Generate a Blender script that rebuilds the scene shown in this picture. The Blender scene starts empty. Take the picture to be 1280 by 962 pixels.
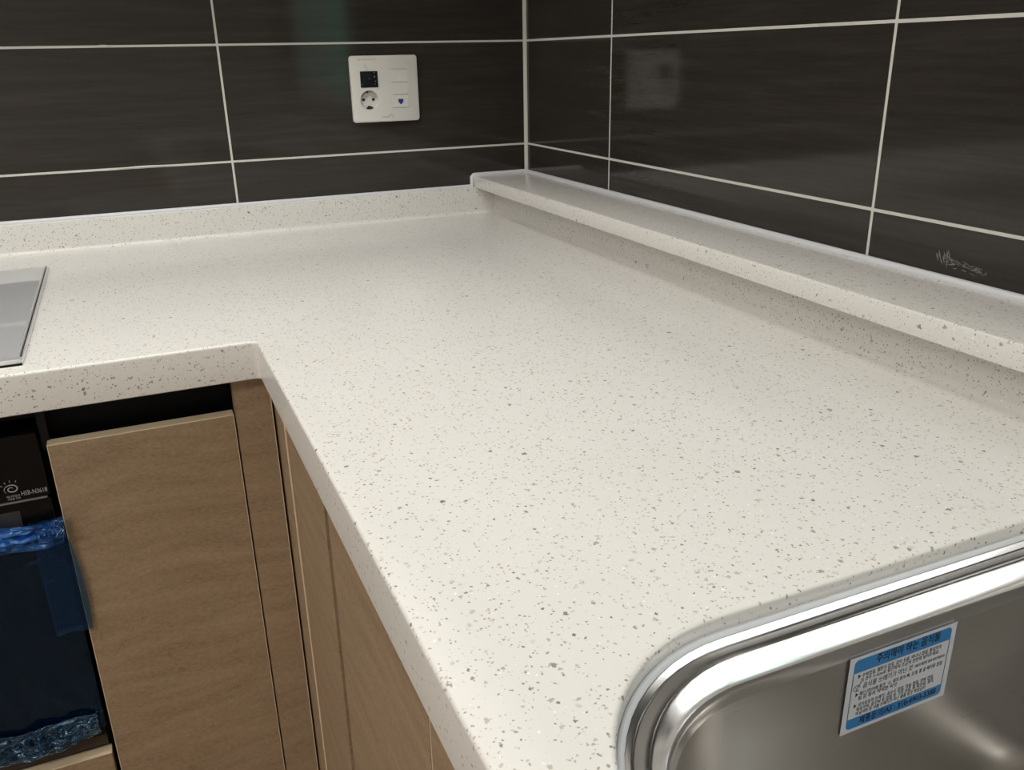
import bpy, bmesh, math, random
from mathutils import Vector, Matrix, noise as mnoise
from mathutils.geometry import tessellate_polygon
random.seed(7)
S = bpy.context.scene
C = S.collection
PI = math.pi

# ------------------------------------------------------------------ camera
CAM = (-0.780751, -1.706254, 1.157474)
YAW, PITCH, ROLL, F = map(math.radians, (-23.33053, -20.87865, -1.16572, 0)) 
fw = Vector((-math.sin(YAW)*math.cos(PITCH), math.cos(YAW)*math.cos(PITCH), math.sin(PITCH)))
r = fw.cross(Vector((0, 0, 1))).normalized(); u = r.cross(fw)
r2 = r*math.cos(ROLL)+u*math.sin(ROLL); u2 = -r*math.sin(ROLL)+u*math.cos(ROLL)
cam = bpy.data.objects.new('camera', bpy.data.cameras.new('camera'))
cam.matrix_world = Matrix.Translation(CAM) @ Matrix((r2, u2, -fw)).transposed().to_4x4()
cam.data.sensor_fit = 'HORIZONTAL'; cam.data.sensor_width = 36
cam.data.lens = 36*1083.487/1280
cam.data.clip_start = 0.02
C.objects.link(cam); S.camera = cam

# ------------------------------------------------------------------ world (daylight seen through the window), view
w = bpy.data.worlds.new('world'); S.world = w; w.use_nodes = True
wt = w.node_tree
_tc = wt.nodes.new('ShaderNodeTexCoord'); _sp = wt.nodes.new('ShaderNodeSeparateXYZ'); _rp = wt.nodes.new('ShaderNodeValToRGB')
wt.links.new(_tc.outputs['Generated'], _sp.inputs[0]); wt.links.new(_sp.outputs[2], _rp.inputs[0]); wt.links.new(_rp.outputs[0], wt.nodes['Background'].inputs[0])
_rp.color_ramp.elements[0].position = .18; _rp.color_ramp.elements[0].color = (.14, .44, .32, 1)     # unseen green band low outside, added to tint the reflections
_rp.color_ramp.elements[1].position = .42; _rp.color_ramp.elements[1].color = (1.0, .955, .975, 1)     # white overcast sky
wt.nodes['Background'].inputs[1].default_value = 3.0
S.view_settings.view_transform = 'Standard'; S.view_settings.look = 'None'
S.view_settings.gamma = 1; S.view_settings.use_curve_mapping = False
S.view_settings.exposure = -0.06

def area(name, loc, sx, sy, power, col=(1, 1, 1), rot=(0, 0, 0)):
    l = bpy.data.lights.new(name, 'AREA'); l.shape = 'RECTANGLE'; l.size = sx; l.size_y = sy
    l.energy = power; l.color = col
    o = bpy.data.objects.new(name, l); o.location = loc; o.rotation_euler = rot; C.objects.link(o); return o
area('ceiling_lamp_light', (-0.95, -0.80, 2.285), 1.15, 0.28, 17.5, (1.0, 0.975, 0.94))
area('ceiling_lamp_light', (-2.25, -2.3, 2.285), 1.15, 0.5, 30, (1.0, 0.955, 0.90))

# ------------------------------------------------------------------ materials
def mat(name, col=(.8, .8, .8), rough=.5, metal=0, **kw):
    m = bpy.data.materials.new(name); m.use_nodes = True
    b = m.node_tree.nodes['Principled BSDF']
    b.inputs['Base Color'].default_value = (*col, 1); b.inputs['Roughness'].default_value = rough
    b.inputs['Metallic'].default_value = metal
    for k, v in kw.items(): b.inputs[k.replace('_', ' ')].default_value = v
    return m
class NT:
    def __init__(s, m): s.t = m.node_tree; s.b = s.t.nodes.get('Principled BSDF')
    def n(s, typ, ins=None, **kw):
        x = s.t.nodes.new(typ)
        for k, v in kw.items(): setattr(x, k, v)
        for k, v in (ins or {}).items():
            if isinstance(v, bpy.types.NodeSocket): s.t.links.new(v, x.inputs[k])
            else: x.inputs[k].default_value = v
        return x
    def math(s, op, a, b=0.0, clamp=False):
        return s.n('ShaderNodeMath', {0: a, 1: b}, operation=op, use_clamp=clamp).outputs[0]
    def ramp(s, f, stops):
        x = s.n('ShaderNodeValToRGB', {0: f}); e = x.color_ramp.elements
        while len(e) < len(stops): e.new(.5)
        for el, (p, c) in zip(e, stops): el.position = p; el.color = (*c, 1) if len(c) == 3 else c
        return x.outputs[0]
    def mix(s, f, a, b):
        x = s.n('ShaderNodeMix', data_type='RGBA')
        for i, v in ((0, f), (6, a), (7, b)):
            if isinstance(v, bpy.types.NodeSocket): s.t.links.new(v, x.inputs[i])
            else: x.inputs[i].default_value = v if i == 0 else ((*v, 1) if len(v) == 3 else v)
        return x.outputs[2]
    def link(s, a, b): s.t.links.new(a, b)
    def bump(s, h, strength, dist):
        x = s.n('ShaderNodeBump', {'Height': h, 'Strength': strength, 'Distance': dist}); s.link(x.outputs[0], s.b.inputs['Normal'])

def make_quartz():
    m = mat('quartz', rough=.24); N = NT(m)
    pos = N.n('ShaderNodeNewGeometry').outputs['Position']
    d = N.n('ShaderNodeTexNoise', {'Vector': pos, 'Scale': 420.0, 'Detail': 1.0}).outputs['Color']
    d = N.n('ShaderNodeVectorMath', {0: d, 1: (.5, .5, .5)}, operation='SUBTRACT').outputs[0]
    def warp(k):
        q = N.n('ShaderNodeVectorMath', {0: d, 3: k}, operation='SCALE').outputs[0]
        return N.n('ShaderNodeVectorMath', {0: pos, 1: q}, operation='ADD').outputs[0]
    cloud = N.n('ShaderNodeTexNoise', {'Vector': pos, 'Scale': 9.0, 'Detail': 2.0}).outputs[0]
    col = N.mix(cloud, (.725, .709, .676), (.76, .745, .716))
    def layer(col, scale, thr, gain, wk, stops, off, sharp=12.0):
        v = N.n('ShaderNodeVectorMath', {0: warp(wk), 1: off}, operation='ADD').outputs[0]
        vo = N.n('ShaderNodeTexVoronoi', {'Vector': v, 'Scale': scale, 'Randomness': 1.0}, voronoi_dimensions='3D')
        sep = N.n('ShaderNodeSeparateColor', {0: vo.outputs['Color']})
        rad = N.math('MULTIPLY', N.math('SUBTRACT', sep.outputs[0], thr), gain)
        f = N.math('MULTIPLY', N.math('SUBTRACT', rad, vo.outputs['Distance']), sharp, clamp=True)
        c = N.ramp(sep.outputs[1], stops)
        return N.mix(f, col, c)
    greys = [(0, (.22, .19, .155)), (.25, (.37, .335, .285)), (.55, (.46, .425, .37)), (.8, (.55, .49, .42)), (1, (.60, .56, .50))]
    whites = [(0, (.86, .86, .84)), (1, (.93, .93, .92))]
    col = layer(col, 150., .62, .95, .0035, [(0, (.55, .52, .46)), (1, (.66, .63, .57))], (3.1, 1.7, .3), 5.)
    col = layer(col, 300., .80, 1.5, .0030, whites, (.37, 5.1, 2.2))
    col = layer(col, 400., .50, .95, .0024, greys, (7.7, .2, 4.4), 8.)
    col = layer(col, 200., .62, .95, .0042, greys, (1.3, 2.9, 6.1))
    col = layer(col, 125., .80, 1.6, .0050, greys, (4.3, 7.9, 2.1))
    col = layer(col, 90., .93, 3.6, .0040, [(0, (.30, .26, .21)), (.6, (.45, .41, .35)), (1, (.62, .52, .42))], (9.3, 4.2, 1.1), 12.)
    N.link(col, N.b.inputs['Base Color'])
    return m
QUARTZ = make_quartz()

def make_tile():
    m = mat('dark_glazed_tile', rough=.09, Specular_IOR_Level=.42); N = NT(m)
    tc = N.n('ShaderNodeTexCoord').outputs['Object']
    rnd = N.n('ShaderNodeObjectInfo').outputs['Random']
    off = N.n('ShaderNodeCombineXYZ', {0: N.math('MULTIPLY', rnd, 7.0), 2: N.math('MULTIPLY', rnd, 3.0)}).outputs[0]
    p = N.n('ShaderNodeVectorMath', {0: tc, 1: off}, operation='ADD').outputs[0]
    p1 = N.n('ShaderNodeVectorMath', {0: p, 1: (5, 5, 85)}, operation='MULTIPLY').outputs[0]
    p2 = N.n('ShaderNodeVectorMath', {0: p, 1: (14, 14, 420)}, operation='MULTIPLY').outputs[0]
    p3 = N.n('ShaderNodeVectorMath', {0: p, 1: (160, 160, 700)}, operation='MULTIPLY').outputs[0]
    a = N.n('ShaderNodeTexNoise', {'Vector': p1, 'Scale': 1.0, 'Detail': 4.0, 'Distortion': .4}).outputs[0]
    b = N.n('ShaderNodeTexNoise', {'Vector': p2, 'Scale': 1.0, 'Detail': 3.0}).outputs[0]
    c = N.n('ShaderNodeTexNoise', {'Vector': p3, 'Scale': 1.0, 'Detail': 1.0}).outputs[0]
    s = N.math('ADD', N.math('MULTIPLY', a, .55), N.math('ADD', N.math('MULTIPLY', b, .3), N.math('MULTIPLY', c, .15)))
    col = N.ramp(s, [(.34, (.0245, .021, .018)), (.5, (.032, .0278, .0238)), (.66, (.042, .0368, .0317))])
    N.link(col, N.b.inputs['Base Color'])
    return m
TILE = make_tile()

def make_laminate(name, c1, c2, c3, rough=.5):
    m = mat(name, rough=rough); N = NT(m)
    tc = N.n('ShaderNodeNewGeometry').outputs['Position']
    wn = N.n('ShaderNodeTexNoise', {'Vector': tc, 'Scale': 5.0, 'Detail': 2.0}).outputs['Color']
    wn = N.n('ShaderNodeVectorMath', {0: wn, 3: .06}, operation='SCALE').outputs[0]
    p = N.n('ShaderNodeVectorMath', {0: tc, 1: wn}, operation='ADD').outputs[0]
    p1 = N.n('ShaderNodeVectorMath', {0: p, 1: (8, 8, 60)}, operation='MULTIPLY').outputs[0]
    p2 = N.n('ShaderNodeVectorMath', {0: p, 1: (190, 190, 420)}, operation='MULTIPLY').outputs[0]
    a = N.n('ShaderNodeTexNoise', {'Vector': p1, 'Scale': 1.0, 'Detail': 5.0, 'Roughness': .6}).outputs[0]
    b = N.n('ShaderNodeTexNoise', {'Vector': p2, 'Scale': 1.0, 'Detail': 4.0, 'Roughness': .7}).outputs[0]
    s = N.math('ADD', N.math('MULTIPLY', a, .42), N.math('MULTIPLY', b, .58))
    col = N.ramp(s, [(.36, c1), (.5, c2), (.63, c3)])
    N.link(col, N.b.inputs['Base Color']); N.bump(b, .08, .001)
    return m
LAM = make_laminate('beige_stone_laminate', (.26, .180, .112), (.35, .252, .162), (.41, .305, .205))

def make_steel(name, col, rough, scale=(40, 40, 900), amt=.12):
    m = mat(name, col, rough, 1.0); N = NT(m)
    tc = N.n('ShaderNodeNewGeometry').outputs['Position']
    p = N.n('ShaderNodeVectorMath', {0: tc, 1: scale}, operation='MULTIPLY').outputs[0]
    a = N.n('ShaderNodeTexNoise', {'Vector': p, 'Scale': 1.0, 'Detail': 3.0}).outputs[0]
    N.link(N.math('ADD', N.math('MULTIPLY', a, amt), rough-amt/2), N.b.inputs['Roughness'])
    return m
STEEL = make_steel('polished_sink_steel', (.88, .88, .89), .17, amt=.06)
BOWL = make_steel('satin_sink_steel', (.50, .485, .465), .30)
CHROME = mat('chrome', (.85, .85, .86), .06, 1)
ALU = mat('cooktop_trim_metal', (.84, .84, .85), .3, .6)
GROUT = mat('white_grout', (.66, .65, .61), .8)
SIL = mat('white_silicone', (.70, .715, .755), .28)
BEAD = mat('corner_sealant', (.62, .62, .56), .5)
EDGE = mat('beige_edge_band', (.86, .71, .50), .45)
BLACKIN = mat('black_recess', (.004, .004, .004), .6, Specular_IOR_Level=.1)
BGLASS = mat('black_glass', (.004, .004, .005), .15, Specular_IOR_Level=.2)
BPLAS = mat('black_plastic', (.004, .004, .005), .4, Specular_IOR_Level=.15)
GLINE = mat('grey_metal_line', (.22, .22, .23), .4)
PRINT = mat('silver_print', (.42, .42, .43), .5)
WPLAS = mat('white_plastic', (.73, .72, .68), .3)
WPLAS2 = mat('white_plastic_insert', (.69, .68, .64), .3)
DARKHOLE = mat('dark_hole', (.02, .018, .016), .6)
SHUTTER = mat('socket_grey', (.42, .41, .38), .4)
BLUEPORT = mat('blue_port', (.02, .045, .22), .5)
PALEPRINT = mat('pale_grey_print', (.36, .35, .31), .6)
ORANGE = mat('faint_orange_print', (.58, .34, .20), .6)
DISP = mat('black_display', (.008, .008, .014), .1)
STKW = mat('sticker_white', (.62, .64, .68), .4)
STKB = mat('sticker_blue', (.02, .19, .47), .4)
STKT = mat('sticker_print', (.025, .03, .045), .5)
WALLP = mat('white_wall_paint', (.72, .71, .68), .8)
CEILP = mat('ceiling_paint', (.8, .79, .77), .85)
CABW = mat('white_cabinet_front', (.74, .73, .70), .25)
TAPE = mat('dark_grey_tape', (.035, .038, .046), .4)
LAMPM = mat('lamp_diffuser', (.9, .9, .9), .5); LAMPM.node_tree.nodes['Principled BSDF'].inputs['Emission Color'].default_value = (1, .97, .92, 1); LAMPM.node_tree.nodes['Principled BSDF'].inputs['Emission Strength'].default_value = 6.0
FLOORM = make_laminate('wood_floor', (.22, .14, .08), (.30, .20, .12), (.36, .25, .16), .35)

def make_glass_top():
    m = mat('grey_cooktop_glass', (.43, .435, .445), .05); return m
CGLASS = make_glass_top()

def make_window_glass():
    m = bpy.data.materials.new('window_glass'); m.use_nodes = True; t = m.node_tree; t.nodes.clear()
    o = t.nodes.new('ShaderNodeOutputMaterial'); mx = t.nodes.new('ShaderNodeMixShader'); fr = t.nodes.new('ShaderNodeValue'); fr.outputs[0].default_value = .06
    a = t.nodes.new('ShaderNodeBsdfTransparent'); a.inputs[0].default_value = (.90, .93, .91, 1); g = t.nodes.new('ShaderNodeBsdfGlossy'); g.inputs['Roughness'].default_value = .02
    t.links.new(fr.outputs[0], mx.inputs[0]); t.links.new(a.outputs[0], mx.inputs[1]); t.links.new(g.outputs[0], mx.inputs[2]); t.links.new(mx.outputs[0], o.inputs[0]); return m
WGLASS = make_window_glass()

def make_film(name, tint, opac, bs, dist, gloss=.75, sc=26.0):
    m = bpy.data.materials.new(name); m.use_nodes = True; t = m.node_tree; t.nodes.clear(); N = NT(m)
    o = t.nodes.new('ShaderNodeOutputMaterial')
    pos = N.n('ShaderNodeNewGeometry').outputs['Position']
    p = N.n('ShaderNodeVectorMath', {0: pos, 1: (1, 1, 2.3)}, operation='MULTIPLY').outputs[0]
    n1 = N.n('ShaderNodeTexNoise', {'Vector': p, 'Scale': sc, 'Detail': 3.0, 'Distortion': 1.2}).outputs[0]
    bmp = N.n('ShaderNodeBump', {'Height': n1, 'Strength': bs, 'Distance': dist}).outputs[0]
    tr = N.n('ShaderNodeBsdfTransparent', {0: tint}).outputs[0]
    df = N.n('ShaderNodeBsdfTranslucent', {0: (.03, .22, .85, 1)}).outputs[0]
    d2 = N.n('ShaderNodeBsdfDiffuse', {0: (.025, .19, .75, 1)}).outputs[0]
    dd = N.n('ShaderNodeMixShader', {0: .5, 1: df, 2: d2}).outputs[0]
    base = N.n('ShaderNodeMixShader', {0: opac, 1: tr, 2: dd}).outputs[0]
    gl = N.n('ShaderNodeBsdfGlossy', {'Color': (.45, .74, 1, 1), 'Roughness': .05, 'Normal': bmp}).outputs[0]
    fr = N.n('ShaderNodeFresnel', {'IOR': 1.5, 'Normal': bmp}).outputs[0]
    mx = N.n('ShaderNodeMixShader', {0: N.math('MULTIPLY', fr, gloss), 1: base, 2: gl}).outputs[0]
    t.links.new(mx, o.inputs[0]); return m
FILM = make_film('blue_protective_film', (.10, .26, .45, 1), .05, .16, .006, 1.0, 14.0)
FILMF = make_film('gathered_blue_film', (.08, .30, .80, 1), .72, 1.0, .008, 2.2, 45.0)
FILMB = make_film('crinkled_blue_film', (.10, .24, .42, 1), .07, 1.0, .008, 2.4, 38.0)
FILMP = make_film('pale_blue_film', (.42, .62, .72, 1), .10, .4, .005)
FILMC = make_film('whitish_film', (.75, .80, .85, 1), .16, .9, .006, 2.5, 60.0)

# ------------------------------------------------------------------ mesh helpers
def link(name, bm, m, parent=None, smooth=False, kind=None, label=None):
    me = bpy.data.meshes.new(name); bmesh.ops.recalc_face_normals(bm, faces=bm.faces) if bm.faces else None
    bm.to_mesh(me); bm.free(); me.materials.append(m)
    if smooth:
        for p in me.polygons: p.use_smooth = True
        me.set_sharp_from_angle(angle=math.radians(38))
    o = bpy.data.objects.new(name, me); C.objects.link(o)
    if parent: o.parent = parent
    if kind: o['kind'] = kind
    if label: o['label'] = label
    return o
def recenter(o, p):
    """move the object's origin to p (kept in place)"""
    p = Vector(p); o.data.transform(Matrix.Translation(-p)); o.location = p; return o
def box(bm, a, b, bev=0, seg=2):
    x0, y0, z0 = [min(i, j) for i, j in zip(a, b)]; x1, y1, z1 = [max(i, j) for i, j in zip(a, b)]
    t = bmesh.new(); bmesh.ops.create_cube(t, size=1)
    for v in t.verts: v.co = Vector(((v.co.x+.5)*(x1-x0)+x0, (v.co.y+.5)*(y1-y0)+y0, (v.co.z+.5)*(z1-z0)+z0))
    if bev: bmesh.ops.bevel(t, geom=t.edges[:], offset=bev, segments=seg, affect='EDGES', profile=.5)
    add(bm, t); return bm
def add(bm, t):
    me = bpy.data.meshes.new('tmp'); t.to_mesh(me); t.free(); bm.from_mesh(me); bpy.data.meshes.remove(me)
def B(a, b, bev=0, seg=2): return box(bmesh.new(), a, b, bev, seg)
def thing(name, label, cat, loc=(0, 0, 0), group=None):
    o = bpy.data.objects.new(name, None); o.empty_display_size = .05; C.objects.link(o); o['label'] = label; o['category'] = cat
    if group: o['group'] = group
    return o
def tag(o, label, cat, group=None):
    o['label'] = label; o['category'] = cat
    if group: o['group'] = group
    return o
def extrude_profile(pts, axis, a, b):
    """closed 2D profile swept along axis ('x': pts=(y,z); 'y': pts=(x,z); 'z': pts=(x,y))"""
    bm = bmesh.new()
    def P(p, t): return {'x': (t, p[0], p[1]), 'y': (p[0], t, p[1]), 'z': (p[0], p[1], t)}[axis]
    A = [bm.verts.new(P(p, a)) for p in pts]; Bv = [bm.verts.new(P(p, b)) for p in pts]
    n = len(pts)
    for i in range(n): bm.faces.new((A[i], A[(i+1) % n], Bv[(i+1) % n], Bv[i]))
    for L in (A, Bv):
        for tri in tessellate_polygon([[v.co for v in L]]):
            bm.faces.new([L[i] for i in tri])
    return bm
def arc(cx, cy, r, a0, a1, n=6):
    return [(cx+r*math.cos(math.radians(a0+(a1-a0)*i/n)), cy+r*math.sin(math.radians(a0+(a1-a0)*i/n))) for i in range(n+1)]
def tube(pts, r, n=12, cap=True):
    bm = bmesh.new(); rings = []
    pts = [Vector(p) for p in pts]; rr = r if isinstance(r, (list, tuple)) else [r]*len(pts)
    prev = None
    for i, p in enumerate(pts):
        d = (pts[min(i+1, len(pts)-1)]-pts[max(i-1, 0)]).normalized()
        if prev is None: s = d.orthogonal().normalized()
        else: s = (prev-d*prev.dot(d)).normalized()
        prev = s; t = d.cross(s)
        rings.append([bm.verts.new(p+rr[i]*(math.cos(2*PI*k/n)*s+math.sin(2*PI*k/n)*t)) for k in range(n)])
    for A, Bq in zip(rings, rings[1:]):
        for k in range(n): bm.faces.new((A[k], A[(k+1) % n], Bq[(k+1) % n], Bq[k]))
    if cap: bm.faces.new(rings[0]); bm.faces.new(rings[-1])
    return bm
def disc(cx, cz, r, y0, y1, n=24):
    """short cylinder along y"""
    return extrude_profile([(cx+r*math.cos(2*PI*k/n), cz+r*math.sin(2*PI*k/n)) for k in range(n)], 'y', y0, y1)
def text_mesh(body, size, m, parent, loc, name='lettering', xdir=(1, 0, 0), up=(0, 0, 1), align='LEFT', width=None, extrude=.00004, shear=0):
    cu = bpy.data.curves.new('t', 'FONT'); cu.body = body; cu.size = size; cu.align_x = align; cu.extrude = extrude; cu.resolution_u = 2; cu.shear = shear
    o = bpy.data.objects.new('t', cu); C.objects.link(o)
    dg = bpy.context.evaluated_depsgraph_get(); me = bpy.data.meshes.new_from_object(o.evaluated_get(dg))
    bpy.data.objects.remove(o); me.name = name
    if width and me.vertices:
        xs = [v.co.x for v in me.vertices]; k = width/(max(xs)-min(xs))
        for v in me.vertices: v.co.x *= k
    X = Vector(xdir).normalized(); U = Vector(up).normalized(); Z = X.cross(U)
    me.transform(Matrix.Translation(loc) @ Matrix((X, U, Z)).transposed().to_4x4())
    me.materials.clear(); me.materials.append(m)
    o = bpy.data.objects.new(name, me); C.objects.link(o)
    if parent: o.parent = parent
    return o
def join_meshes(objs, name, parent):
    bm = bmesh.new(); m = objs[0].data.materials[0]
    for o in objs:
        bm.from_mesh(o.data); bpy.data.objects.remove(o)
    me = bpy.data.meshes.new(name); bm.to_mesh(me); bm.free(); me.materials.append(m)
    o = bpy.data.objects.new(name, me); C.objects.link(o); o.parent = parent; return o

# ------------------------------------------------------------------ dimensions (metres)
ZC = .85; XF, YF = -.6712, -.6991; ZB = .8033
ZS = .9026; ZL, ZLB, XL = .9250, .9017, -.1234
G0, G1, TH, TW = .9826, 1.1826, .2, .6079
RX0, RY0, RZ = -3.4, -3.6, 2.3
WY0, WY1, WZ0, WZ1 = -2.42, -1.48, 1.00, 1.95      # window opening in the right wall

# ------------------------------------------------------------------ room shell
def struct(name, bm, m): o = link(name, bm, m); o['kind'] = 'structure'; return o
floor = struct('floor', B((RX0-.1, RY0-.1, -.05), (.1, .1, 0)), FLOORM)
struct('ceiling', B((RX0-.1, RY0-.1, RZ), (.1, .1, RZ+.05)), CEILP)
wb = struct('wall_back', B((RX0-.1, .0005, 0), (.1, .1, RZ)), GROUT)
bm = bmesh.new()
for a, b in (((.0005, WY1, 0), (.1, .0005, RZ)), ((.0005, RY0, 0), (.1, WY0, RZ)), ((.0005, WY0, 0), (.1, WY1, WZ0)), ((.0005, WY0, WZ1), (.1, WY1, RZ))): box(bm, a, b)
wr = struct('wall_right', bm, GROUT)
struct('wall_left', B((RX0-.1, RY0, 0), (RX0, 0, RZ)), WALLP)
struct('wall_front', B((RX0-.1, RY0-.1, 0), (.1, RY0, RZ)), WALLP)

# tiles: each one a piece of its wall, joints 3.2 mm
J = .0034
def tile_piece(parent, axis, a0, a1, z0, z1):
    w_, h_ = (a1-a0-J)/2, (z1-z0-J)/2
    key = (axis, round(w_, 4), round(h_, 4))
    if key not in TM:
        bm = B((-w_, -.0045, -h_), (w_, .0045, h_), .0007, 1) if axis == 'x' else B((-.0045, -w_, -h_), (.0045, w_, h_), .0007, 1)
        me = bpy.data.meshes.new('tile'); bm.to_mesh(me); bm.free(); me.materials.append(TILE); TM[key] = me
    o = bpy.data.objects.new('tile', TM[key]); C.objects.link(o); o.parent = parent
    c = (a0+a1)/2
    jz = random.uniform(-.0003, .0003)
    o.location = (c, .0045, (z0+z1)/2) if axis == 'x' else (.0045, c, (z0+z1)/2)
    o.location.z += jz*.5
    return o
TM = {}
rows = [(.84, G0), (G0, G1), (G1, G1+TH), (G1+TH, G1+2*TH)]
smear_tile = None
xs = [-.0035, -.5958, -.5958-TW, -.5958-2*TW, -.5958-3*TW]
for z0, z1 in rows:
    for a, b in zip(xs[1:], xs): tile_piece(wb, 'x', a, b, z0, z1)
ys = [-.0035, -.3451, -.3451-TW, WY1-.0]
for z0, z1 in rows:
    for a, b in zip(ys[1:], ys):
        t = tile_piece(wr, 'y', a, b, z0, z1)
        if z1 == G0 and abs(a-(-.3451-TW)) > .01 and b < -.9: smear_tile = t
# below and beside the window
for a, b in ((-2.1687, WY1), (WY0, -2.1687)):
    tile_piece(wr, 'y', a, b, .84, G0); tile_piece(wr, 'y', a, b, G0, WZ0)
for z0, z1 in rows: tile_piece(wr, 'y', -3.0, WY0, z0, z1)
# white scuff of dried grout on the low tile at the right
bm = bmesh.new(); rng = random.Random(3)
for k in range(60):
    t = rng.random(); yy = -1.052-.058*t+rng.uniform(-.004, .004); zz = .9455-.005*t+rng.gauss(0, .0022)
    if t < .25: zz += rng.uniform(-.002, .006)
    l_, h_ = rng.uniform(.001, .0062)*(1-.3*t), rng.uniform(.0002, .0007)
    an = rng.uniform(-.5, .5)+(1.2 if t < .25 else 0)
    ps = [(-l_, 0), (-l_*.3, h_), (l_*.6, h_*.8), (l_, 0), (0, -h_)]
    q = [(yy+p[0]*math.cos(an)-p[1]*math.sin(an), zz+p[0]*math.sin(an)+p[1]*math.cos(an)) for p in ps]
    F_ = [bm.verts.new((-.0004, *c)) for c in q]; K_ = [bm.verts.new((.0002, *c)) for c in q]
    bm.faces.new(F_); bm.faces.new(K_[::-1])
    for i in range(5): bm.faces.new((F_[i], F_[(i+1) % 5], K_[(i+1) % 5], K_[i]))
sm = link('dried_grout_smear', bm, mat('dried_grout', (.22, .215, .20), .9), None, kind='stuff')
sm.parent = smear_tile; sm.matrix_parent_inverse = Matrix.Translation(smear_tile.location).inverted(); sm['label'] = 'pale smear of dried grout'
# excess grout on two joints of the back wall
def grout_blob(x0, x1, z):
    n = 16
    bm = tube([(x0+(x1-x0)*k/n, .0004, z+.0008*math.sin(PI*k/n)) for k in range(n+1)], [.0008+.0012*math.sin(PI*k/n) for k in range(n+1)], 8)
    return link('grout_lump', bm, GROUT, wb)
grout_blob(-.795, -.765, G1); grout_blob(-.79, -.70, G0)

# sealants
bm = extrude_profile([(.002, .002), (-.006, .002)]+[(-.0058, -.002), (-.0038, -.0038), (-.002, -.0055), (.002, -.006)], 'z', ZL-.002, 1.58)
link('trim_1', bm, BEAD, None)['kind'] = 'structure'
def silicone(pts, r, name='trim_2'):
    o = link(name, tube(pts, r, 10), SIL, smooth=True); o['kind'] = 'structure'; return o
silicone([(-2.3, -.0045, ZS+.0012), (XL-.004, -.0045, ZS+.0012), (XL-.0035, -.0035, ZS+.004), (XL-.003, -.003, ZL-.002), (XL+.001, -.003, ZL+.0012), (XL+.006, -.003, ZL+.0015), (-.003, -.003, ZL+.0015)], .0044)
silicone([(-.004, -.002, ZL+.001), (-.004, -2.9, ZL+.001)], .0048, 'trim_3')

# window in the right wall above the sink
wf = bmesh.new()
fx0, fx1 = -.004, .06
for a, b in (((fx0, WY0-.03, WZ0-.03), (fx1, WY1+.03, WZ0+.03)), ((fx0, WY0-.03, WZ1-.03), (fx1, WY1+.03, WZ1+.03)), ((fx0, WY0-.03, WZ0+.03), (fx1, WY0+.035, WZ1-.03)), ((fx0, WY1-.035, WZ0+.03), (fx1, WY1+.03, WZ1-.03)), ((.01, (WY0+WY1)/2-.025, WZ0+.03), (.05, (WY0+WY1)/2+.025, WZ1-.03))): box(wf, a, b, .003, 1)
wo = link('window_1', wf, mat('window_frame_white', (.72, .72, .71), .3)); wo['kind'] = 'structure'
for a, b in ((WY0+.035, (WY0+WY1)/2-.025), ((WY0+WY1)/2+.025, WY1-.035)): link('pane', B((.028, a, WZ0+.03), (.033, b, WZ1-.03)), WGLASS, wo)

# ceiling lamps (real fixtures behind the light)
for k, (x, y, sy) in enumerate(((-0.95, -0.80, .28), (-2.25, -2.3, .5))):
    t = thing('ceiling_lamp', ('long slim white ceiling lamp over the corner of the worktop', 'wide white ceiling lamp in the room behind the viewer')[k], 'lamp')
    link('housing', B((x-.6, y-sy/2-.02, 2.29), (x+.6, y+sy/2+.02, 2.30), .002, 1), CABW, t)

# ------------------------------------------------------------------ worktop
ct = thing('countertop', 'L-shaped cream quartz worktop with grey and brown flecks, upstand and raised ledge', 'countertop')
HX0, HX1, HY1, HY0 = -.625, -.200, -1.365, -2.145     # sink cut-out
def rrect(off, z, R0=.12, R1=.045, n=14):
    x0, x1, y0, y1 = HX0+off, HX1-off, HY0+off, HY1-off
    out = []
    for cx, cy, R, a in ((x1, y1, R1, 0), (x0, y1, R0, 90), (x0, y0, R0, 180), (x1, y0, R1, 270)):
        R = R-off; sx = -1 if a in (0, 270) else 1; sy = -1 if a in (0, 90) else 1
        c = (cx+sx*R, cy+sy*R)
        for i in range(n+1):
            an = math.radians(a+90*i/n); out.append((c[0]+R*math.cos(an), c[1]+R*math.sin(an), z))
    return out                                              # counter-clockwise
YE = -2.75; XE = -2.2
def outer(off, z):
    """outline of the L, inset by off at the visible front edges; rounded inside corner"""
    R = .006-off if off < .006 else .0001
    pts = [(XE, -.002), (XE, YF+off)]
    rr = .007+off
    for i in range(6):
        an = math.radians(90-90*i/5); pts.append((XF+off-rr+rr*math.cos(an), YF+off-rr+rr*math.sin(an)))
    pts += [(XF+off, YE), (-.002, YE), (-.002, -.002)]
    return [(x, y, z) for x, y in pts]
bm = bmesh.new()
def strip(rings):
    V = [[bm.verts.new(p) for p in r] for r in rings]; n = len(rings[0])
    for A, Bq in zip(V, V[1:]):
        for k in range(n): bm.faces.new((A[k], A[(k+1) % n], Bq[(k+1) % n], Bq[k]))
    return V
ev = .0035
prof = [(ev*(1-math.sin(math.radians(a))), ZC-ev*(1-math.cos(math.radians(a)))) for a in (0, 22, 45, 68, 90)]
VO = strip([outer(o, z) for o, z in prof]+[outer(0, ZB+.001), outer(.001, ZB), outer(.02, ZB), outer(.02, ZC-.012)])
VH = strip([rrect(-o, z) for o, z in prof]+[rrect(0, ZC-.012)])
def fill(o, h):
    L = o+h
    for tri in tessellate_polygon([[v.co for v in o], [v.co for v in h]]):
        try: bm.faces.new([L[i] for i in tri])
        except ValueError: pass
fill(VO[0], VH[0]); fill(VO[-1], VH[-1])
link('slab', bm, QUARTZ, ct, smooth=True)
cr = .008
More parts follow.
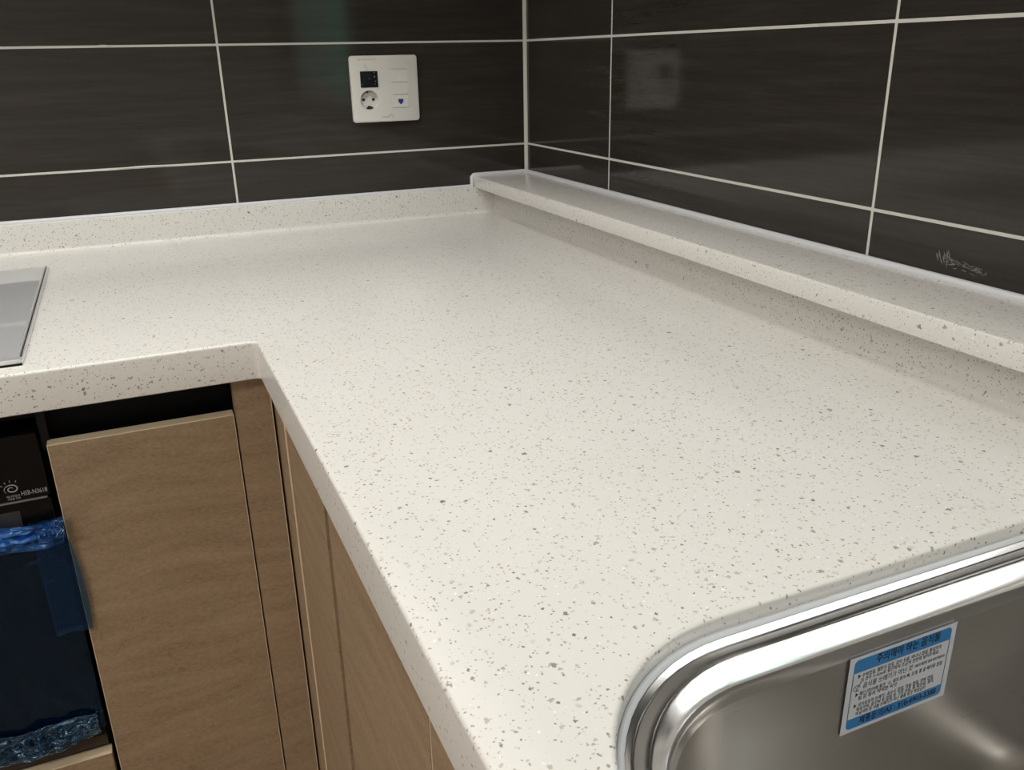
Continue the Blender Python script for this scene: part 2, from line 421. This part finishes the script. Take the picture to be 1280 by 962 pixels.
def upstand(face, top, k):
    # k=-1: profile grows towards negative axis from the wall at 0
    p = [(-.001, ZC-.001), (-.001, top)]
    p += arc(-face+.0015, top-.0015, .0015, 90, 180, 3)
    p += arc(-face-cr, ZC+cr, cr, 0, -90, 6)
    p += [(-face-cr, ZC-.001)]
    return p
link('upstand', extrude_profile(upstand(.012, ZS, 1), 'x', XE, -.07), QUARTZ, ct, smooth=True)
link('upstand', extrude_profile(upstand(.083, ZLB+.001, 1), 'y', YE, -.006), QUARTZ, ct, smooth=True)
lp = [(-.001, ZLB), (-.001, ZL)]+arc(XL+.0022, ZL-.0022, .0022, 90, 180, 4)+arc(XL+.001, ZLB+.001, .001, 180, 270, 2)
link('ledge', extrude_profile(lp, 'y', YE, -.001), QUARTZ, ct, smooth=True, label='narrow raised quartz ledge along the right wall')

# ------------------------------------------------------------------ sink
sk = thing('sink', 'stainless steel undermount sink set in the cream worktop', 'sink')
def ring_mesh(prof):
    bm = bmesh.new(); V = []
    for o, z in prof: V.append([bm.verts.new(p) for p in rrect(o, z)])
    n = len(V[0])
    for A, Bq in zip(V, V[1:]):
        for k in range(n): bm.faces.new((A[k], A[(k+1) % n], Bq[(k+1) % n], Bq[k]))
    return bm, V
zf = ZC-.0125
rim = [(-.010, zf), (.0030, zf), (.0038, zf-.0003), (.0046, zf-.0009), (.0070, zf-.0030), (.0078, zf-.0035), (.0090, zf-.0037), (.0130, zf-.0037), (.0160, zf-.0039), (.0172, zf-.0044), (.0182, zf-.0052), (.0200, zf-.0068), (.0225, zf-.0090), (.0245, zf-.0108), (.0258, zf-.0123), (.0270, zf-.0145), (.0278, zf-.0175), (.0285, zf-.024)]
bm, V = ring_mesh(rim); link('rim', bm, STEEL, sk, smooth=True)
bowl = [(.0285, zf-.024), (.0287, zf-.06), (.0290, zf-.10), (.036, zf-.145)]
for k in range(7):
    a = math.radians(90*k/6); bowl.append((.036+.04*(1-math.cos(a)), zf-.15-.04*math.sin(a)))
bm, V = ring_mesh(bowl)
bm.faces.new(V[-1]); link('basin', bm, BOWL, sk, smooth=True)
bm = bmesh.new(); bmesh.ops.create_circle(bm, cap_ends=True, segments=32, radius=.045); bmesh.ops.translate(bm, verts=bm.verts, vec=(-.41, -1.75, zf-.1885)); link('drain', bm, CHROME, sk)
# silicone bead between stone and steel
bm, V = ring_mesh([(-.001, zf+.0006), (.0006, zf+.0026), (.0022, zf+.0028), (.0036, zf+.0016), (.0042, zf)]); link('silicone_seal', bm, SIL, sk, smooth=True)

# sticker on the far wall of the basin
SY = -1.3945; SX0, SX1, SZ0, SZ1 = -.4290, -.3405, .7565, .8145
def sloc(u_, v_): return (SX0+(SX1-SX0)*u_, SZ0+(SZ1-SZ0)*v_)
def sbox(u0, u1, v0, v1, y): 
    a = sloc(u0, v0); b = sloc(u1, v1); return B((a[0], y, a[1]), (b[0], y-.00006, b[1]))
st = link('sticker', sbox(0, 1, 0, 1, SY-.0003), STKW, sk, label='white and blue warning sticker printed in Korean')
def rpoly(u0, u1, v0, v1, top, y):
    a = sloc(u0, v0); b = sloc(u1, v1); R = .0035
    if top: pts = [(a[0], a[1]), (b[0], a[1])]+arc(b[0]-R, b[1]-R, R, 0, 90)+arc(a[0]+R, b[1]-R, R, 90, 180)
    else: pts = arc(a[0]+R, a[1]+R, R, 180, 270)+arc(b[0]-R, a[1]+R, R, 270, 360)+[(b[0], b[1]), (a[0], b[1])]
    return extrude_profile(pts, 'y', y, y-.00005)
y1 = SY-.00036
link('header_band', rpoly(.045, .955, .79, .96, True, y1), STKB, st)
link('footer_band', rpoly(.045, .955, .045, .185, False, y1), STKB, st)
link('border', sbox(.045, .052, .185, .79, y1), STKT, st); link('border', sbox(.948, .955, .185, .79, y1), STKT, st)
HH = SZ1-SZ0; WW = SX1-SX0; yt = y1-.00012
def stext(s, u_, v_, h, wd): a = sloc(u_, v_); return text_mesh(s, h*HH, STKT, st, (a[0], yt, a[1]), width=wd*WW)
L = [stext('주의해야 하는 음식물', .24, .845, .135, .60), stext('주의해야 하는 음식물', .242, .847, .135, .60),
     stext('▶ 수박껍질, 멜론의 껍질, 감자 등을, 바나나 껍질, 통김치의', .09, .715, .062, .78),
     stext('의 경우 3~5cm로 절단하여 조금씩 천천히 넣어주세요.', .12, .655, .062, .74),
     stext('음식물 쓰레기가 아닌 것', .15, .560, .088, .46),
     stext('- 다음의 물건은 절대 넣지 마십시오', .62, .575, .045, .31),
     stext('▶ 해산 (전)어패 물건,  소, 돼지 등의 뼈, 조개, 홍 굴 패각류 껍질', .09, .475, .062, .82),
     stext('및 감 등의 딱딱한 씨앗', .12, .415, .062, .36),
     stext('▶ 식이섬유의 쓰레기 : 옥수수 껍질, 마늘 껍질, 양파 껍질,', .09, .325, .062, .76),
     stext('복숭아씨, 살구씨 등 껍질 등 기타 과일, 통 씨앗류, 생리,', .12, .268, .062, .74),
     stext('비닐이며 등 식물 쓰레기가 아닌 물품 등은 투입금지', .12, .210, .062, .66),
     stext('제품문의/AS : 310-4903-5388', .16, .082, .105, .74), stext('제품문의/AS : 310-4903-5388', .162, .084, .105, .74)]
join_meshes(L, 'lettering', st)
# small round hand-drawn icon
c0 = sloc(.095, .585)
bm = tube([(c0[0]+.0026*math.cos(k*PI/8), yt, c0[1]+.0022*math.sin(k*PI/8)) for k in range(15)], .00018, 5)
add(bm, tube([(c0[0]-.001, yt, c0[1]+.0008), (c0[0], yt, c0[1]-.0005), (c0[0]+.003, yt, c0[1]+.0042)], .0002, 5)); add(bm, tube([(c0[0], yt, c0[1]-.0005), (c0[0], yt, c0[1]-.0018)], .0002, 5))
link('icon', bm, STKT, st)

# faucet behind the sink (seen mirrored in the back-wall tiles)
fa = thing('faucet', 'chrome gooseneck faucet standing behind the sink, mirrored in the back-wall tiles', 'faucet')
FX, FY = -.160, -1.77
link('base', tube([(FX, FY, ZC), (FX, FY, ZC+.006), (FX, FY, ZC+.012), (FX, FY, ZC+.07)], [.024, .024, .019, .018], 24), CHROME, fa, True)
pts = [(FX, FY, ZC+.06), (FX, FY, ZC+.14)]+[(FX-.045+.045*math.cos(math.radians(a)), FY, ZC+.14+.055*math.sin(math.radians(a))) for a in range(15, 166, 15)]+[(FX-.09, FY, ZC+.135)]
link('spout', tube(pts, .0095, 16), CHROME, fa, True)
link('lever', tube([(FX, FY-.015, ZC+.05), (FX, FY-.03, ZC+.06), (FX, FY-.075, ZC+.085)], [.006, .0055, .004], 10), CHROME, fa, True)

# ------------------------------------------------------------------ cooktop
ck = thing('cooktop', 'grey glass cooktop with silver trim let into the worktop beside the back wall', 'cooktop')
KX1, KX0, KY1, KY0 = -.9165, -1.50, -.157, -.670
link('glass_top', B((KX0+.004, KY0+.012, ZC+.0005), (KX1-.0052, KY1-.004, ZC+.0052), .0008, 1), CGLASS, ck)
def tr(a, b, m=ALU, nm='trim', bev=.0008): link(nm, B(a, b, bev, 2), m, ck)
tr((KX1-.005, KY0, ZC), (KX1-.0028, KY1, ZC+.0068)); tr((KX1-.0012, KY0+.001, ZC), (KX1+.0006, KY1, ZC+.0055), bev=.0004)
link('gasket', B((KX1-.0032, KY0+.002, ZC), (KX1-.0008, KY1, ZC+.0042)), BPLAS, ck)
tr((KX0, KY0, ZC+.001), (KX1-.001, KY0+.0125, ZC+.0066)); tr((KX0, KY1-.004, ZC), (KX1-.003, KY1, ZC+.0056)); tr((KX0, KY0, ZC), (KX0+.004, KY1, ZC+.006))
link('gasket', B((KX0, KY0-.0012, ZC), (KX1, KY0+.002, ZC+.0024)), BPLAS, ck)

# ------------------------------------------------------------------ outlet plate on the back wall
op = thing('wall_outlet', 'white square wall plate with power socket, black display and blue data port on dark tiles', 'outlet')
PX0, PX1, PZ0, PZ1 = -.3648, -.2330, 1.0402, 1.1602
def rr2(x0, x1, z0, z1, R, n=5): return arc(x1-R, z1-R, R, 0, 90, n)+arc(x0+R, z1-R, R, 90, 180, n)+arc(x0+R, z0+R, R, 180, 270, n)+arc(x1-R, z0+R, R, 270, 360, n)
bm = bmesh.new()
lay = [(0, 0), (0, -.0065), (.0008, -.0078), (.002, -.0084)]
V = [[bm.verts.new((x, y, z)) for x, z in rr2(PX0+o, PX1-o, PZ0+o, PZ1-o, .006-o)] for o, y in lay]
n = len(V[0])
for A, Bq in zip(V, V[1:]):
    for k in range(n): bm.faces.new((A[k], A[(k+1) % n], Bq[(k+1) % n], Bq[k]))
# face with a round hole for the socket
SCX, SCZ, SR = -.3312, 1.0806, .0180
hole = [bm.verts.new((SCX+SR*math.cos(2*PI*k/28), -.0084, SCZ+SR*math.sin(2*PI*k/28))) for k in range(28)]
Lv = V[-1]+hole
for tri in tessellate_polygon([[v.co for v in V[-1]], [v.co for v in hole]]): bm.faces.new([Lv[i] for i in tri])
link('plate', bm, WPLAS, op, smooth=True)
# recessed round socket
bm = bmesh.new(); R0 = []
for rr_, y in ((SR, -.0084), (SR-.0012, -.0030), (SR-.0012, -.0022)):
    R0.append([bm.verts.new((SCX+rr_*math.cos(2*PI*k/28), y, SCZ+rr_*math.sin(2*PI*k/28))) for k in range(28)])
for A, Bq in zip(R0, R0[1:]):
    for k in range(28): bm.faces.new((A[k], A[(k+1) % 28], Bq[(k+1) % 28], Bq[k]))
bm.faces.new(R0[-1])
so = link('socket', bm, WPLAS2, op)
link('socket_rim', extrude_profile(arc(SCX, SCZ, .0152, 18, 152, 12)+arc(SCX, SCZ, .0092, 152, 18, 12), 'y', -.0024, -.0046), SHUTTER, so)
for dx in (-.0095, .0095): link('pin_hole', disc(SCX+dx-.001, SCZ+.001, .0028, -.0021, -.0027, 14), DARKHOLE, so)
link('earth_clip', B((SCX-.0022-.002, -.0024, SCZ+.0125), (SCX+.0012-.002, -.0052, SCZ+.0165), .0005, 1), DARKHOLE, so)
link('earth_clip', extrude_profile(arc(SCX, SCZ, .0166, 246, 300, 6)+[(SCX+.003, SCZ-.0110), (SCX-.002, SCZ-.0100)], 'y', -.0024, -.0030), DARKHOLE, so)
# display
dx0, dx1, dz0, dz1 = -.3466, -.3128, 1.1035, 1.1325
dp = link('display', B((dx0, -.0080, dz0), (dx1, -.0094, dz1), .0003, 1), DISP, op)
bm = bmesh.new()
for uu, vv, s in ((.82, .90, .0007), (.82, .66, .0012), (.85, .38, .0009), (.82, .2, .0007), (.5, .55, .0008), (.1, .2, .0006)): add(bm, disc(dx0+(dx1-dx0)*uu, dz0+(dz1-dz0)*vv, s, -.0093, -.00955, 8))
link('indicator_dots', bm, PALEPRINT, dp)
# module inserts on the right
for zc_, h_ in ((1.1235, .0115), (1.1005, .0110), (1.0770, .0115)):
    ins = link('module_insert', B((-.2865, -.0080, zc_-h_), (-.2545, -.0089, zc_+h_), .0006, 1), WPLAS2, op)
    if abs(zc_-1.1235) < 1e-4: link('port_cover', disc(-.2705, 1.1205, .004, -.0088, -.0094, 16), WPLAS, ins)
    if abs(zc_-1.0770) < 1e-4: link('data_port', extrude_profile([(-.2752, 1.0810), (-.2752, 1.0745), (-.2728, 1.0745), (-.2728, 1.0728), (-.2702, 1.0708), (-.2676, 1.0728), (-.2676, 1.0745), (-.2652, 1.0745), (-.2652, 1.0810)], 'y', -.0088, -.0091), BLUEPORT, ins)
for zz in (1.1352, 1.1118, 1.0888, 1.0652): link('groove', B((-.2865, -.0083, zz-.0003), (-.2545, -.00895, zz+.0003)), SHUTTER, op)
text_mesh('대기전력차단', .0052, ORANGE, op, (-.3500, -.0086, 1.1512), width=.035, name='orange_lettering')
bm = tube([(-.3335+.0032*math.cos(math.radians(a)), -.0086, 1.1425+.004*math.sin(math.radians(a))) for a in range(150, 331, 20)], .00035, 5)
add(bm, B((-.3358, -.0084, 1.1342), (-.3302, -.0087, 1.1350))); link('icon', bm, PALEPRINT, op)
bm = tube([(-.2915+.0045*math.cos(math.radians(a)), -.0086, 1.0487+.0042*math.sin(math.radians(a))) for a in range(-20, 181, 20)], .0005, 5)
for k in range(5): add(bm, B((-.309+.0030*k, -.0084, 1.0483), (-.3070+.0030*k, -.0087, 1.0500)))
link('logo', bm, PALEPRINT, op)

# thin sliver lying against the upstand
bm = tube([(-.7085+.0165*math.cos(math.radians(a)), -.030-.006*math.sin(math.radians(a)), ZC+.0006) for a in range(10, 171, 16)], [.0003, .0006, .0009, .001, .001, .001, .001, .0009, .0007, .0005, .0003], 6)
tag(link('silicone_sliver', bm, mat('pale_silicone', (.86, .84, .78), .3)), 'thin curved white sliver lying on the worktop against the back upstand', 'scrap')

# ------------------------------------------------------------------ base cabinets
DY = -.680                       # front plane of the back run
def cab_body(parent, a, b, name='carcass', m=BLACKIN): return link(name, B(a, b), m, parent)
def door_front(parent, a, b, thick_axis, m=LAM, name='door'):
    """laminate panel with pale edge band on its narrow sides"""
    d = link(name, B(a, b, .0004, 1), m, parent)
    return d
cb = thing('base_cabinet', 'beige base cabinet with one plain door under the inside corner of the worktop', 'cabinet')
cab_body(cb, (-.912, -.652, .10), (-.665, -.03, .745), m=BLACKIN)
d = door_front(cb, (-.9095, DY+.0006, .10), (-.7070, DY+.019, .7545), 'y')
bm = B((-.9100, DY+.0008, .7545), (-.7065, DY+.0185, .7557), .0003, 1); add(bm, B((-.9103, DY+.0004, .10), (-.9095, DY+.0185, .7557))); add(bm, B((-.7070, DY+.0004, .10), (-.7063, DY+.0185, .7557))); link('edge_band', bm, EDGE, d, label='pale beige edge band')
link('recess_rail', B((-.912, -.640, .745), (-.7055, -.625, .836), .0005, 1), BPLAS, cb)
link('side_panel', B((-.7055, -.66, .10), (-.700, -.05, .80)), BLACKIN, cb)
fp = link('filler_panel', B((-.7035, DY, .10), (-.6612, DY+.018, .8375), .0004, 1), LAM, cb)
link('edge_band', B((-.7042, DY-.0001, .10), (-.7034, DY+.018, .8375)), LAM, fp)
link('edge_band', B((-.6612, DY-.0002, .10), (-.6603, DY+.018, .8375)), EDGE, fp)

RXP = -.657                      # front plane of the sink run
cs = thing('base_cabinet', 'long beige base cabinet with plain doors under the sink side of the worktop', 'cabinet')
cab_body(cs, (-.636, -2.70, .10), (-.09, -1.30, .60)); cab_body(cs, (-.6375, -2.70, .10), (-.6365, -.68, .83), 'face_frame', mat('painted_gap_shade', (.05, .035, .022), .6))  # dark brown face frame: shade of the door gaps put into its colour
link('corner_post', B((RXP-.0010, -.7495, .10), (RXP+.0175, -.7025, .835), .0004, 1), LAM, cs)
link('corner_return', B((RXP-.0004, -.7030, .10), (RXP+.0175, -.600, .835)), LAM, cs)
link('corner_strip', B((RXP-.0014, -.7525, .10), (RXP+.0175, -.7505, .835), .0004, 1), EDGE, cs)
for a, b in ((-.954, -.7555), (-1.2695, -.974), (-1.62, -1.2735), (-1.97, -1.624), (-2.32, -1.974), (-2.68, -2.324)):
    dd = door_front(cs, (RXP, a, .10), (RXP+.018, b, .79), 'x')
    link('edge_band', B((RXP-.0002, b-.0008, .10), (RXP+.018, b+.0001, .79)), EDGE if b < -1.2 else LAM, dd)
link('top_rail', B((-.6365, -2.70, .79), (-.62, -.70, .836)), LAM, cs)
tag(link('plinth_board', B((-.60, -2.70, .0), (-.585, -.60, .10)), LAM), 'beige kick board under the sink-side cabinets', 'board')
tag(link('plinth_board', B((-2.15, -.62, .0), (-.61, -.605, .10)), LAM), 'beige kick board under the cabinets along the back wall', 'board')

# housing cabinet of the appliance
ch = thing('base_cabinet', 'beige base cabinet housing the black appliance at the left edge', 'cabinet')
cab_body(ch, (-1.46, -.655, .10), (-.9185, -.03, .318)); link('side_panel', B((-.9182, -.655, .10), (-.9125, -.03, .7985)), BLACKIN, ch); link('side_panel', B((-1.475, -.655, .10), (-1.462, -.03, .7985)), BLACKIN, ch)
d = door_front(ch, (-1.46, DY+.0006, .10), (-.9165, DY+.019, .3165), 'y', name='drawer_front')
link('edge_band', B((-1.46, DY+.0004, .3165), (-.9165, DY+.0185, .3176)), EDGE, d)
link('recess_rail', B((-1.46, -.650, .782), (-.9182, -.635, .836)), BPLAS, ch)
# black appliance
ap = thing('dish_dryer', 'black glass-fronted built-in appliance partly under blue film at the left edge', 'appliance')
link('body', B((-1.455, -.652, .325), (-.921, -.10, .772)), BPLAS, ap)
up_ = link('control_panel', B((-1.455, -.676, .6945), (-.9185, -.652, .772), .001, 2), BGLASS, ap)
lo_ = link('door', B((-1.455, -.676, .345), (-.9185, -.652, .6910), .001, 2), BGLASS, ap)
link('trim_line', B((-1.455, -.6762, .6912), (-.9215, -.655, .6928), .0002, 1), GLINE, ap, label='thin grey line between panel and door')
link('bottom_trim', B((-1.455, -.672, .3265), (-.9185, -.652, .343), .001, 1), mat('dark_brown_trim', (.035, .026, .019), .4), ap)
link('corner_bracket', B((-.9175, -.664, .745), (-.9075, -.655, .798), .001, 1), mat('dark_blue_black', (.004, .005, .009), .3, Specular_IOR_Level=.3), ap)
# spiral sun mark and model lettering
YP = -.6764
cx_, cz_ = -.9545, .7095
sp = []
for k in range(40):
    a = -.2+k/39*2*PI*1.55; rr_ = .0012+.0058*(k/39)**.8
    sp.append((cx_+rr_*1.12*math.cos(a+.6), YP, cz_+rr_*.85*math.sin(a+.6)))
bm = tube(sp, [.00025+.0005*math.sin(PI*min(1, k/39*1.05)) for k in range(40)], 6)
for a, r0 in ((150, .0092), (122, .0085), (92, .0083), (58, .0088)):
    a = math.radians(a); bx, bz = cx_+r0*1.05*math.cos(a), cz_+r0*math.sin(a)
    add(bm, tube([(bx, YP, bz), (bx+.0022*math.cos(a), YP, bz+.0024*math.sin(a))], .0004, 6))
link('sun_logo', bm, PRINT, up_)
text_mesh('에너지절약', .0034, PRINT, up_, (-.9615, YP, .6992), width=.0135, name='caption')
text_mesh('고효율 자동', .0030, PRINT, up_, (-.9612, YP, .6962), width=.0135, name='caption')
text_mesh('HSB-N3618', .0080, PRINT, up_, (-.9466, YP, .6992), width=.0262, name='lettering')
link('tape', B((-.985, -.6763, .660), (-.9520, -.6768, .6815)), TAPE, lo_, label='dark grey tape under the film')

# crumpled blue protective film hanging over the appliance door
def film_sheet(x0, x1, z0, z1, nx, nz, yb, amp, seed, fx=14, fz=9, top=None, right=None, left=None, bot=None):
    bm = bmesh.new(); G = []
    for j in range(nz+1):
        row = []
        for i in range(nx+1):
            s, t = i/nx, j/nz
            xl = x0; xr = x1
            if right: xr = right(z0+(z1-z0)*t)
            if left: xl = left(z0+(z1-z0)*t)
            x = xl+(xr-xl)*s
            zt = z1+(top(x) if top else 0); zb_ = z0+(bot(x) if bot else 0)
            z = zb_+(zt-zb_)*t
            p = Vector((x*fx+seed, z*fz+3*x, seed))
            crease = .5*max(0, 1-abs(mnoise.noise(Vector((x*5, z*11+2*x, seed+9))))*22)
            h = crease+mnoise.noise(p)*.5+abs(mnoise.noise(p*2.3+Vector((5, 1, 2))))*.7+abs(mnoise.noise(p*5.1))*.35
            fold = amp(s, t, z)
            row.append(bm.verts.new((x, yb-h*fold, z)))
        G.append(row)
    for j in range(nz):
        for i in range(nx): bm.faces.new((G[j][i], G[j][i+1], G[j+1][i+1], G[j+1][i]))
    return bm
def amp_main(s, t, z):
    a = .0022
    if t > .88: a += .010*(t-.88)/.12
    if t < .14: a += .010*(.14-t)/.14
    if s > .93: a += .004*(s-.93)/.07
    return a
flm = thing('protective_film', 'crumpled blue plastic film hanging over the black appliance door', 'film')
bm = film_sheet(-1.40, -.916, .349, .664, 150, 110, -.6785, amp_main, 3.1,
                top=lambda x: .006*mnoise.noise(Vector((x*16, 1.2, 0)))+.004*mnoise.noise(Vector((x*60, 4.2, 0))), bot=lambda x: .012*max(0, (-.915-x)/.1)*0+.004*mnoise.noise(Vector((x*30, 7.7, 0)))+.010*max(0, 1+(x+.915)/.06),
                right=lambda z: -.9155)
link('sheet', bm, FILM, flm, smooth=True)
bm = film_sheet(-.945, -.906, .512, .667, 22, 60, -.6845, lambda s, t, z: .003+.008*max(0, t-.8)/.2, 9.4,
                right=lambda z: -.909+.0065*math.sin(PI*max(0, min(1, (.64-z)/.16)))**.8 if z < .64 else -.911, bot=lambda x: .003*mnoise.noise(Vector((x*50, 3.3, 0))), top=lambda x: .008*mnoise.noise(Vector((x*70, 2.2, 0))))
link('flap', bm, FILMP, flm, smooth=True)
bm = film_sheet(-.938, -.909, .648, .662, 40, 24, -.692, lambda s, t, z: .016, 31.0, fx=70, fz=60, top=lambda x: .010*max(0, 1+(x+.912)/.022)+.004*mnoise.noise(Vector((x*160, 2.2, 0))), bot=lambda x: .006*mnoise.noise(Vector((x*80, 6.2, 0))))
link('crumpled_corner', bm, FILMC, flm, smooth=True, label='whitish crumpled corner of the film')
# gathered folds along the top and the bottom
bm = film_sheet(-1.40, -.914, .634, .667, 180, 54, -.686, lambda s, t, z: .022*(.35+.65*math.sin(PI*t)), 14.2, fx=16, fz=38, top=lambda x: .007*mnoise.noise(Vector((x*22, 9.1, 0))), bot=lambda x: .004*mnoise.noise(Vector((x*25, 2.9, 0))))
link('top_fold', bm, FILMF, flm, smooth=True)
bm = film_sheet(-1.40, -.922, .345, .388, 180, 54, -.684, lambda s, t, z: .018*(.3+.7*math.sin(PI*t)), 22.6, fx=24, fz=34, top=lambda x: .014*mnoise.noise(Vector((x*26, 5.1, 0))), bot=lambda x: .010*max(0, 1+(x+.93)/.05))
link('bottom_fold', bm, FILMB, flm, smooth=True)

# ------------------------------------------------------------------ wall cabinets (above the frame; they shade the walls)
def wall_cab(label, boxes, doors):
    t = thing('wall_cabinet', label, 'cabinet')
    for a, b in boxes: link('carcass', B(a, b), CABW, t)
    for a, b in doors: link('door', B(a, b, .0008, 1), CABW, t)
    return t
wall_cab('white wall cabinet hung over the sink-side worktop', [((-.33, -1.058, 1.56), (-.002, -.355, 2.285))], [((-.35, -.675, 1.56), (-.332, -.372, 2.28)), ((-.35, -1.055, 1.56), (-.332, -.68, 2.28))])
wall_cab('white wall cabinet hung over the back worktop', [((-2.1, -.27, 1.54), (-.002, -.002, 2.285))], [((-.72, -.29, 1.54), (-.352, -.272, 2.28)), ((-1.15, -.29, 1.54), (-.725, -.272, 2.28)), ((-1.62, -.29, 1.54), (-1.155, -.272, 2.28))])
